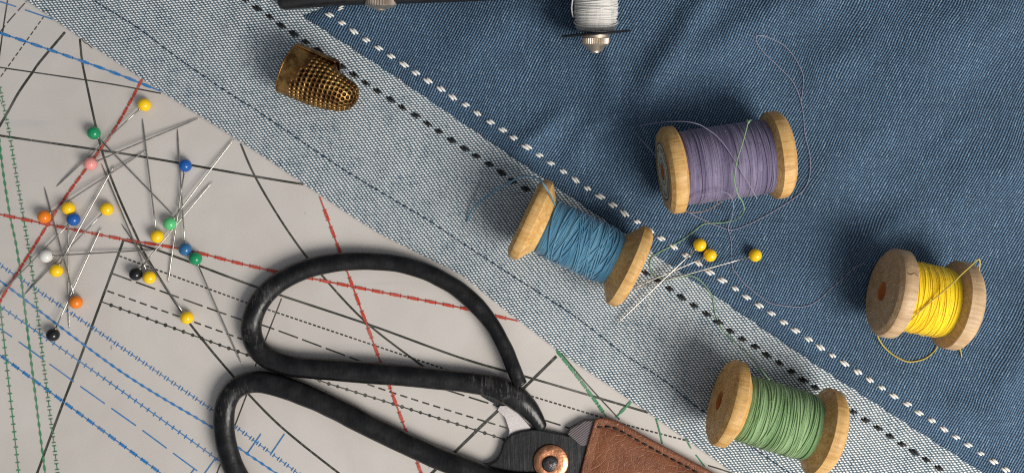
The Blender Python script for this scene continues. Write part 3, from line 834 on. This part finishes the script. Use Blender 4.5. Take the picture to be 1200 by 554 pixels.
UP = [(611, 452, 22, 7), (606, 442, 21, 8.4), (599, 424, 20, 8.6), (590, 404, 19, 9), (577, 381, 18, 9.4), (556, 356, 17, 10), (530, 335, 17, 10), (500, 319, 16, 10), (468, 309, 15, 10), (430, 305.5, 15, 10.3), (392, 307.5, 15, 10.8),
      (356, 316, 15, 11.3), (325, 332, 15, 11.6), (304, 354, 15, 12), (294.5, 380, 15, 12), (298, 402, 15, 12.2), (313, 418.5, 15, 12.4), (340, 428, 15, 12.4), (375, 432, 15, 12.6), (420, 435.5, 15, 13), (465, 439, 15, 12.8), (510, 443, 15, 12.2), (545, 447, 15, 12.2), (572, 451.5, 15, 13), (593, 459, 15, 14), (610, 470, 14, 13.5), (625, 486, 13, 10), (637, 502, 12, 6)]
LO = [(650, 560, 10, 10), (612, 566, 13, 13), (580, 562, 14, 13.5), (548, 550, 15, 13.2), (515, 537, 15, 13), (480, 521.5, 15, 13), (440, 502, 15, 13), (400, 482, 15, 13), (360, 464, 15, 13), (325, 451, 15, 13), (298, 447, 15, 12.6), (276, 455, 15, 12.2), (264.5, 474, 15, 12), (262.5, 500, 15, 12), (267, 528, 15, 12), (278, 556, 15, 12),
      (297, 584, 15, 11.5), (330, 612, 15, 11), (375, 634, 15, 10.5), (430, 646, 16, 10), (490, 648, 17, 10), (545, 636, 19, 9.4), (585, 612, 21, 8.6), (602, 592, 22, 7.4)]
bar(UP, M['iron'], 'handle'); bar(LO, M['iron'], 'handle')
# flattened second leaf seen under the upper arm
def plate(poly, z0, z1, mats, name, root, inv, bev=1.5, segs=3, sub=True):
    bm = bmesh.new(); vs = [bm.verts.new(W(x, y, z0)) for x, y in poly]; f = bm.faces.new(vs)
    r = bmesh.ops.extrude_face_region(bm, geom=[f]); up = [v for v in r['geom'] if isinstance(v, bmesh.types.BMVert)]
    for v in up: v.co.z += (z1 - z0) * U
    bmesh.ops.recalc_face_normals(bm, faces=bm.faces)
    ed = [e for e in bm.edges if all(abs(v.co.z - z1 * U) < 1e-5 for v in e.verts)]
    bmesh.ops.bevel(bm, geom=ed, offset=bev * U, segments=segs, profile=0.5, affect='EDGES')
    me = bpy.data.meshes.new(name); bm.to_mesh(me); bm.free()
    for m in mats: me.materials.append(m)
    o = bpy.data.objects.new(name, me); C.objects.link(o); autosmooth(o, 40)
    if root is not None: under(o, root, inv)
    return o
def sm(poly, per=4): return [(p.x, p.y) for p in catmull([(x, y, 0) for x, y in poly], per)]
plate(sm([(552, 452), (565, 464), (582, 474), (596, 485), (604, 480), (600, 462), (575, 450)]), 4, 7.5, [M['plate']], 'tang', sc_root, SCI, 1.0)
plate(sm([(561, 542), (573, 541.5), (582, 536), (587, 527), (590, 517), (598, 508), (610, 503), (628, 501), (645, 504), (662, 507.5), (688, 514), (730, 527), (790, 572), (830, 622), (760, 640), (660, 612), (600, 592), (560, 572), (548, 555)]), 4.5, 13, [M['plate']], 'pivot_plate', sc_root, SCI, 2.0)
plate([(700, 530), (720, 545), (1010, 735), (990, 742), (700, 610)], 5, 9, [M['plate']], 'blade', sc_root, SCI, 1.0)
plate([(583, 479), (586, 474), (598, 474), (610, 486), (622, 500), (612, 506), (600, 510), (594, 516), (597, 503), (592, 488)], 3.4, 9.5, [M['lilac']], 'pad', sc_root, SCI, 0.5)
# copper washer and bolt
mb = MB(); c = W(645.5, 541, 13.2)
T = Matrix.Translation(c) @ Matrix.Rotation(-PI / 2, 4, 'Y')
mb.lathe([(-0.5 * U, 20.6 * U), (1.4 * U, 20.6 * U), (2.4 * U, 19.6 * U), (3.4 * U, 14 * U), (3.2 * U, 9 * U), (2.6 * U, 0.01 * U)], 64, xf=T)
wa = under(mb.build('washer', M['copper']), sc_root, SCI)
mb = MB(); c2 = W(644.6, 542.5, 16)
T = Matrix.Translation(c2) @ Matrix.Rotation(-PI / 2, 4, 'Y')
mb.lathe([(-1 * U, 9.6 * U), (2.4 * U, 9.2 * U), (4.2 * U, 7.4 * U), (5.4 * U, 4 * U), (5.8 * U, 0.01 * U)], 18, xf=T)
for v in range(len(mb.v)):
    p = Vector(mb.v[v]); mb.v[v] = tuple(p + Vector((mnoise.noise(p * 9), mnoise.noise(p * 9 + Vector((3, 3, 3))), mnoise.noise(p * 11 + Vector((7, 0, 0))) )) * 0.015)
bo = mb.build('bolt', M['bolt']); bo.parent = wa; bo.matrix_parent_inverse = SCI.copy() if False else Matrix.Identity(4)
bpy.context.view_layer.update(); bo.matrix_parent_inverse = wa.matrix_world.inverted()

# ---------------------------------------------------------------- leather sheath
sh = empty('leather_sheath', W(760, 560, 3)); tag(sh, 'brown pebbled leather sheath with black edge stitching covering the scissor blades', 'sheath')
bpy.context.view_layer.update(); SHI = sh.matrix_world.inverted()
out = [(680, 554), (688, 522), (695, 497), (697, 491.5), (701, 489.3), (711, 489.5), (722, 492.5), (733, 498), (760, 513), (800, 534.5), (835, 553), (900, 592), (985, 655), (1050, 720), (1042, 745), (1010, 750), (900, 725), (780, 690), (672, 655), (662, 630), (670, 595)]
ou = []
n = len(out)
for i in range(n):
    p0, p1, p2, p3 = [Vector(out[(i + k) % n]) for k in (-1, 0, 1, 2)]
    m = max(2, int((p2 - p1).length / 7))
    for k in range(m):
        t = k / m; lin = p1.lerp(p2, t)
        cr = 0.5 * ((2 * p1) + (p2 - p0) * t + (2 * p0 - 5 * p1 + 4 * p2 - p3) * t * t + (-p0 + 3 * p1 - 3 * p2 + p3) * t ** 3)
        ou.append(lin * 0.5 + cr * 0.5)
N = len(ou)
def inset(d):
    r = []
    for i in range(N):
        a, b, c = ou[i - 1], ou[i], ou[(i + 1) % N]
        t = (c - a).normalized(); nr = Vector((-t.y, t.x)); r.append(b + nr * d)
    if d * SGN0 > 9:
        for _ in range(8): r = [(r[i - 1] + r[i] * 2 + r[(i + 1) % N]) / 4 for i in range(N)]
    return r
SGN0 = 1
ctr = sum(ou, Vector((0, 0))) / N
if (inset(5)[0] - ctr).length > (ou[0] - ctr).length: SGN = -1
else: SGN = 1
SGN0 = SGN
mb = MB(); rings = []
for d, z in [(0, 3.2), (-0.3, 5), (0, 14), (0.8, 15.4), (2.2, 16), (7.2, 16), (8.4, 14.6), (9.6, 14.6), (11, 15.9), (14, 16.8)]:
    rings.append([(p, z) for p in inset(d * SGN)])
lastr = [p for p, z in rings[-1]]
for f_, z in [(0.93, 18.2), (0.82, 19.6), (0.6, 20.6), (0.35, 21), (0.15, 21.2)]:
    rings.append([(ctr + (p - ctr) * f_, z) for p in lastr])
vs = []
for r in rings:
    for p, z in r:
        ge = sstep(-330, -300, -(p.x) + 0) if False else sstep(8, 18, (p.x - 680) + (p.y - 554) * 0.26)
        if 14 < z < 16.5: z = lerp(16.2, z, ge)
        vs.append(W(p.x, p.y, z + (0.5 * mnoise.noise(Vector((p.x / 25, p.y / 25, 3))) if z > 15 else 0)))
fs = []
for i in range(len(rings) - 1):
    for k in range(N):
        k2 = (k + 1) % N
        fs.append((i * N + k, i * N + k2, (i + 1) * N + k2, (i + 1) * N + k))
fs.append(tuple((len(rings) - 1) * N + k for k in range(N)))
mb.add(vs, fs, 0)
for i in range(len(mb.f)):
    if i < 2 * N: mb.m[i] = 1
under(mb.build('leather_body', [M['leather'], M['leather_edge']]), sh, SHI)
# stitches in the groove, along the upper right side
line = [Vector(p) for p in [(699, 500), (713, 499.7), (722, 502), (745, 514), (780, 533.5), (815, 552), (870, 585), (960, 650)]]
at, L = walk([(p.x, p.y) for p in line])
s = 0.0
while s < L:
    ln = 7.0
    P = []
    for k in range(6):
        p, d = at(s + ln * k / 5); t = -1 + 2 * k / 5
        P.append(W(p.x, p.y, 14.9 + 1.0 * (1 - t * t)))
    mb = MB(); mb.tube(P, [r * U for r in (.7, 1.2, 1.35, 1.35, 1.2, .7)], 8)
    under(mb.build('stitch', M['st_black']), sh, SHI)
    s += 9.6
# folded lining tab
ml = NM('printed lilac lining', 0.9)
wv = ml.n.new('ShaderNodeTexWave'); ml.setin(wv.inputs[0], ml.mapv(ml.obj, (1, 1, 1), (0, 0, -0.65))); wv.inputs['Scale'].default_value = 14; wv.inputs['Distortion'].default_value = 1.5; wv.bands_direction = 'Y'
cc = ml.mix(ml.ss(wv.outputs['Fac'], 0.4, 0.9, 0, 0.6), (0.17, 0.14, 0.145), (0.06, 0.05, 0.055))
lm = ml.out(cc, ml.bump(wv.outputs['Fac'], 0.01, 0.5))
plate([(664, 506), (668, 500), (684, 490.8), (699, 490), (712, 494), (706, 520), (680, 520)], 3.4, 13.5, [lm], 'lining', sh, SHI, 1.5)

# ---------------------------------------------------------------- thimble
TH_A = math.radians(24.5)
th = empty('thimble', W(337, 79, 3), -TH_A); th.location = W(338, 80.5, 30); th.location.z = light_z(338, 80) * U
tag(th, 'aged brass thimble covered in small dark dimples, lying on pale fabric', 'thimble')
PR = [(0, 30.0), (3, 29.9), (18, 29.4), (35, 28.4), (48, 26.8), (60, 24.6), (70, 21.4), (77.5, 17.2), (82.5, 12.0), (85.6, 6), (86.6, 0.05)]
def prof_r(s): return polyval(PR, s)
ss_ = []
NS = 200; ang_n = 340
# arc length param of profile, smoothed
PS = catmull([(a, b, 0) for a, b in PR], 40)
SL = [0]
for a, b in zip(PS[:-1], PS[1:]): SL.append(SL[-1] + (b - a).length)
TOT = SL[-1]
def prof_at(l):
    lo, hi = 0, len(SL) - 1
    while hi - lo > 1:
        m = (lo + hi) // 2
        if SL[m] <= l: lo = m
        else: hi = m
    t = (l - SL[lo]) / max(1e-6, SL[hi] - SL[lo]); p = PS[lo].lerp(PS[hi], max(0, min(1, t)))
    d = (PS[hi] - PS[lo]).normalized(); return p.x, p.y, -d.y, d.x   # pos, outward normal(-dy? )
mb = MB(); pit = []
rowsp = 5.3
tr_ = random.Random(3)
rows = []
l = 17.0; k = 0
while l < TOT - 2:
    a_, r_, _, _ = prof_at(l); circ = 2 * PI * r_; cnt = max(1, round(circ / 5.7)); rows.append((l, cnt, (k % 2) * .5, r_)); l += rowsp; k += 1
for i in range(NS + 1):
    l = TOT * i / NS; a, r, nx, nr = prof_at(l)
    for j in range(ang_n):
        t = 2 * PI * j / ang_n
        dep = 0
        # irregular start of the dimpled field
        start = 13 + 13 * max(0, math.sin(t * 1.0 + 0.75)) ** 2 + 2.0 * math.sin(t * 7)
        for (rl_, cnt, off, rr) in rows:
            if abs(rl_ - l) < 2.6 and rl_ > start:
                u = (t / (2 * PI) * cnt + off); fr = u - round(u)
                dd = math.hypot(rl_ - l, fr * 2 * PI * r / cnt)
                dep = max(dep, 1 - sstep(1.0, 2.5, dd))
        dent = 0.9 * mnoise.noise(Vector((a / 14, math.cos(t), math.sin(t)))) - 4.6 * max(0, math.cos(t + 0.1)) ** 1.5 * sstep(47, 52, a) * (1 - sstep(66, 84, a))
        ra = r + dent; off = dep * 1.9
        mb.v.append((a - off * abs(nx) * (1 if nx > 0 else -1) if False else a - off * max(0, -0 + (1 - min(1, r / 24))) , (ra - off) * math.cos(t), (ra - off) * math.sin(t) * 0.93))
        pit.append(dep)
for i in range(NS):
    for j in range(ang_n):
        j2 = (j + 1) % ang_n
        mb.f.append((i * ang_n + j, i * ang_n + j2, (i + 1) * ang_n + j2, (i + 1) * ang_n + j)); mb.m.append(0)
me = mb.mesh('thimble_shell', [M['brass']], True, U)
at_ = me.attributes.new('pit', 'FLOAT', 'POINT'); at_.data.foreach_set('value', pit)
o = bpy.data.objects.new('dimpled_shell', me); C.objects.link(o); o.parent = th; o.location = (0, 0, 28 * U)
# plain band flap on the far side with a step, plus rolled rim
mb = MB(); vs = []
for i in range(25):
    s = -0.5 + 50 * i / 24
    for j in range(41):
        t = math.radians(lerp(-70, 30, j / 40)); r = lerp(31.6, 32.6, i / 24) + 0.3 * math.sin(j)
        if i == 24 or i == 0: r -= 0.8
        if j in (0, 40): r -= 1.6
        vs.append((s, r * math.cos(t), r * math.sin(t) * .95))
mb.add(vs, [(i * 41 + j, i * 41 + j + 1, (i + 1) * 41 + j + 1, (i + 1) * 41 + j) for i in range(24) for j in range(40)])
fp = mb.build('overlap_flap', M['brass'], th, scale=U); fp.location = (0, 0, 28 * U)
md = fp.modifiers.new('s', 'SOLIDIFY'); md.thickness = 0.012; md.offset = -1
mb = MB(); mb.tube([(0, 29.6 * math.cos(t), 29.6 * .94 * math.sin(t)) for t in [2 * PI * k / 60 for k in range(60)]], 0.9, 8, ref=(1, 0.001, 0), closed=True)
rm = mb.build('rim', M['brass'], th, scale=U); rm.location = (0, 0, 28 * U)

# ---------------------------------------------------------------- black bar tool with bobbin at the top
tool = empty('thread_winder', W(330, 0, 10)); tag(tool, 'black metal rod with knurled nut and small white thread bobbin at the top edge', 'sewing tool')
bpy.context.view_layer.update(); TOI = tool.matrix_world.inverted()
mb = MB()
pa = [(326, 2.5, 16), (328.5, 2.2, 16), (334, 1.6, 16), (400, -3.8, 17), (480, -6, 18), (560, -8.8, 18), (640, -14, 18), (720, -24, 18), (850, -42, 18)]
mb.tube([W(*p) for p in pa], [x * U for x in (5.5, 8.6, 10, 10.2, 10.2, 10.2, 10.2, 10.2, 10.2)], 24)
under(mb.build('rod', M['blackmetal']), tool, TOI)
def axis_lathe(prof, center, d, mat, name, seg=48, knurl=None, parent=tool):
    d = Vector(d).normalized(); q = Vector((1, 0, 0)).rotation_difference(d).to_matrix().to_4x4()
    mb = MB(); mb.lathe([(a * U, r * U) for a, r in prof], seg, xf=Matrix.Translation(center) @ q)
    if knurl:
        i0, i1, dep = knurl
        for i in range(i0, i1 + 1):
            for k in range(0, seg, 2):
                p = Vector(mb.v[i * seg + k]); ax = center + d * (p - center).dot(d); mb.v[i * seg + k] = tuple(p + (ax - p).normalized() * dep * U)
    o = under(mb.build(name, mat), tool, TOI); autosmooth(o, 28); return o
axis_lathe([(-12, 8), (-10, 17), (1, 18), (2.2, 18.5), (3, 18), (4.6, 15), (6.6, 9), (7.2, 6), (8.5, 5), (9, 3), (9, 0.01)], W(446, 3.5, 18), (-0.02, -1, -0.2), M['knurl'], 'knurled_nut', 72, (1, 3, 1.2))
bd = Vector((0.0, -1, -0.21)); bd = Vector((-0.085, -1, -0.235)).normalized()
bc = W(698, 39.5, 46)
axis_lathe([(-1.2, 4), (-1.2, 38.5), (0, 39.3), (1.2, 38.5), (1.2, 4)], bc, Vector((0.085, -1, -0.222)), M['blackmetal'], 'bobbin_disc', 64)
axis_lathe([(1.2, 15.5), (3.6, 15.5), (3.8, 13.8), (4.6, 13.8), (5, 15.6), (11, 15.3), (12, 14), (16, 10), (19, 7.5), (19.2, 6), (21, 5.4), (21.6, 3), (21.6, 0.01)], bc, Vector((0.0, -1, -0.222)), M['knurl'], 'knurled_nut', 80, (4, 5, 1.0))
q = Vector((1, 0, 0)).rotation_difference(Vector((0.0, -1, -0.222)).normalized()).to_matrix().to_4x4(); Tq = Matrix.Translation(bc) @ q
mb = MB(); rb = random.Random(2)
def br(a): return 22.2 + 1.8 * math.sin(PI * (a + 62) / 62) - (3.0 * sstep(-9, -1, a))
mb.lathe([(-62, 6)] + [(-62 + k * 2, br(-62 + k * 2) - 0.8) for k in range(31)] + [(-1.6, 6)], 48)
a = -60
while a < -2:
    mb.tube(jitter_loop(a, rb.uniform(-.9, .9), rb.uniform(0, 6), br(a) - rb.uniform(.3, .7), 40), 0.9, 6, ref=(1, .001, 0), closed=True); a += rb.uniform(1.4, 1.8)
for k in range(9):
    mb.tube(jitter_loop(rb.uniform(-50, -12), rb.uniform(2, 6), rb.uniform(0, 6), br(-30) + .3, 40), 0.8, 6, ref=(1, .001, 0), closed=True)
mb.v = [tuple(Tq @ (Vector(v) * U)) for v in mb.v]
bth = under(mb.build('thread', M['th_white']), tool, TOI)
axis_lathe([(-66, 4), (-66, 38.5), (-64.5, 39.3), (-63, 38.5), (-63, 4)], bc, Vector((0.03, -1, -0.222)), M['blackmetal'], 'bobbin_disc', 64)
mb = MB(); mb.tube([W(p.x, p.y, p.z) for p in catmull([(676, -16, 66), (672, -4, 64), (670, 8, 58), (670.6, 16, 54), (671.8, 20.5, 50)], 6)], 0.85 * U, 6)
under(mb.build('loose_thread', M['th_white']), tool, TOI)
bpy.context.view_layer.update()

# ---------------------------------------------------------------- light, world, camera
def area(name, loc, target, size, power, col):
    l = bpy.data.lights.new(name, 'AREA'); l.shape = 'RECTANGLE'; l.size = size[0]; l.size_y = size[1]; l.energy = power; l.color = col
    o = bpy.data.objects.new(name, l); C.objects.link(o); o.location = loc
    o.rotation_euler = (Vector(target) - Vector(loc)).to_track_quat('-Z', 'Y').to_euler(); return o
area('window_light', (15, -13, 19), (0, 0, 0), (13, 13), 8200, (1.0, 0.955, 0.89))
w = bpy.data.worlds.new('World'); bpy.context.scene.world = w; w.use_nodes = True
nt = w.node_tree; bg = nt.nodes['Background']
tc = nt.nodes.new('ShaderNodeTexCoord'); gr = nt.nodes.new('ShaderNodeVectorMath'); gr.operation = 'DOT_PRODUCT'
nt.links.new(tc.outputs['Generated'], gr.inputs[0]); gr.inputs[1].default_value = (0.62, -0.55, 0.12)
mr = nt.nodes.new('ShaderNodeMapRange'); nt.links.new(gr.outputs['Value'], mr.inputs[0]); mr.inputs[1].default_value = -0.25; mr.inputs[2].default_value = 0.7
cr = nt.nodes.new('ShaderNodeMix'); cr.data_type = 'RGBA'; nt.links.new(mr.outputs[0], cr.inputs[0]); cr.inputs[6].default_value = (0.15, 0.17, 0.20, 1); cr.inputs[7].default_value = (0.85, 0.86, 0.90, 1)
nt.links.new(cr.outputs[2], bg.inputs[0]); bg.inputs[1].default_value = 0.72

cam = bpy.data.cameras.new('camera'); co = bpy.data.objects.new('camera', cam); C.objects.link(co)
co.location = (0, 0, H * U); co.rotation_euler = (0, 0, 0)
cam.sensor_width = 36; cam.lens = 18 * (H * U) / 6.0; cam.clip_end = 200; cam.clip_start = 0.05
S = bpy.context.scene; S.camera = co
S.view_settings.view_transform = 'Standard'; S.view_settings.look = 'None'; S.view_settings.exposure = 0; S.view_settings.gamma = 1
S.cycles.max_bounces = 6; S.cycles.use_denoising = False; S.cycles.filter_width = 1.15
S.cycles.sample_clamp_indirect = 3.0; S.cycles.sample_clamp_direct = 6.0
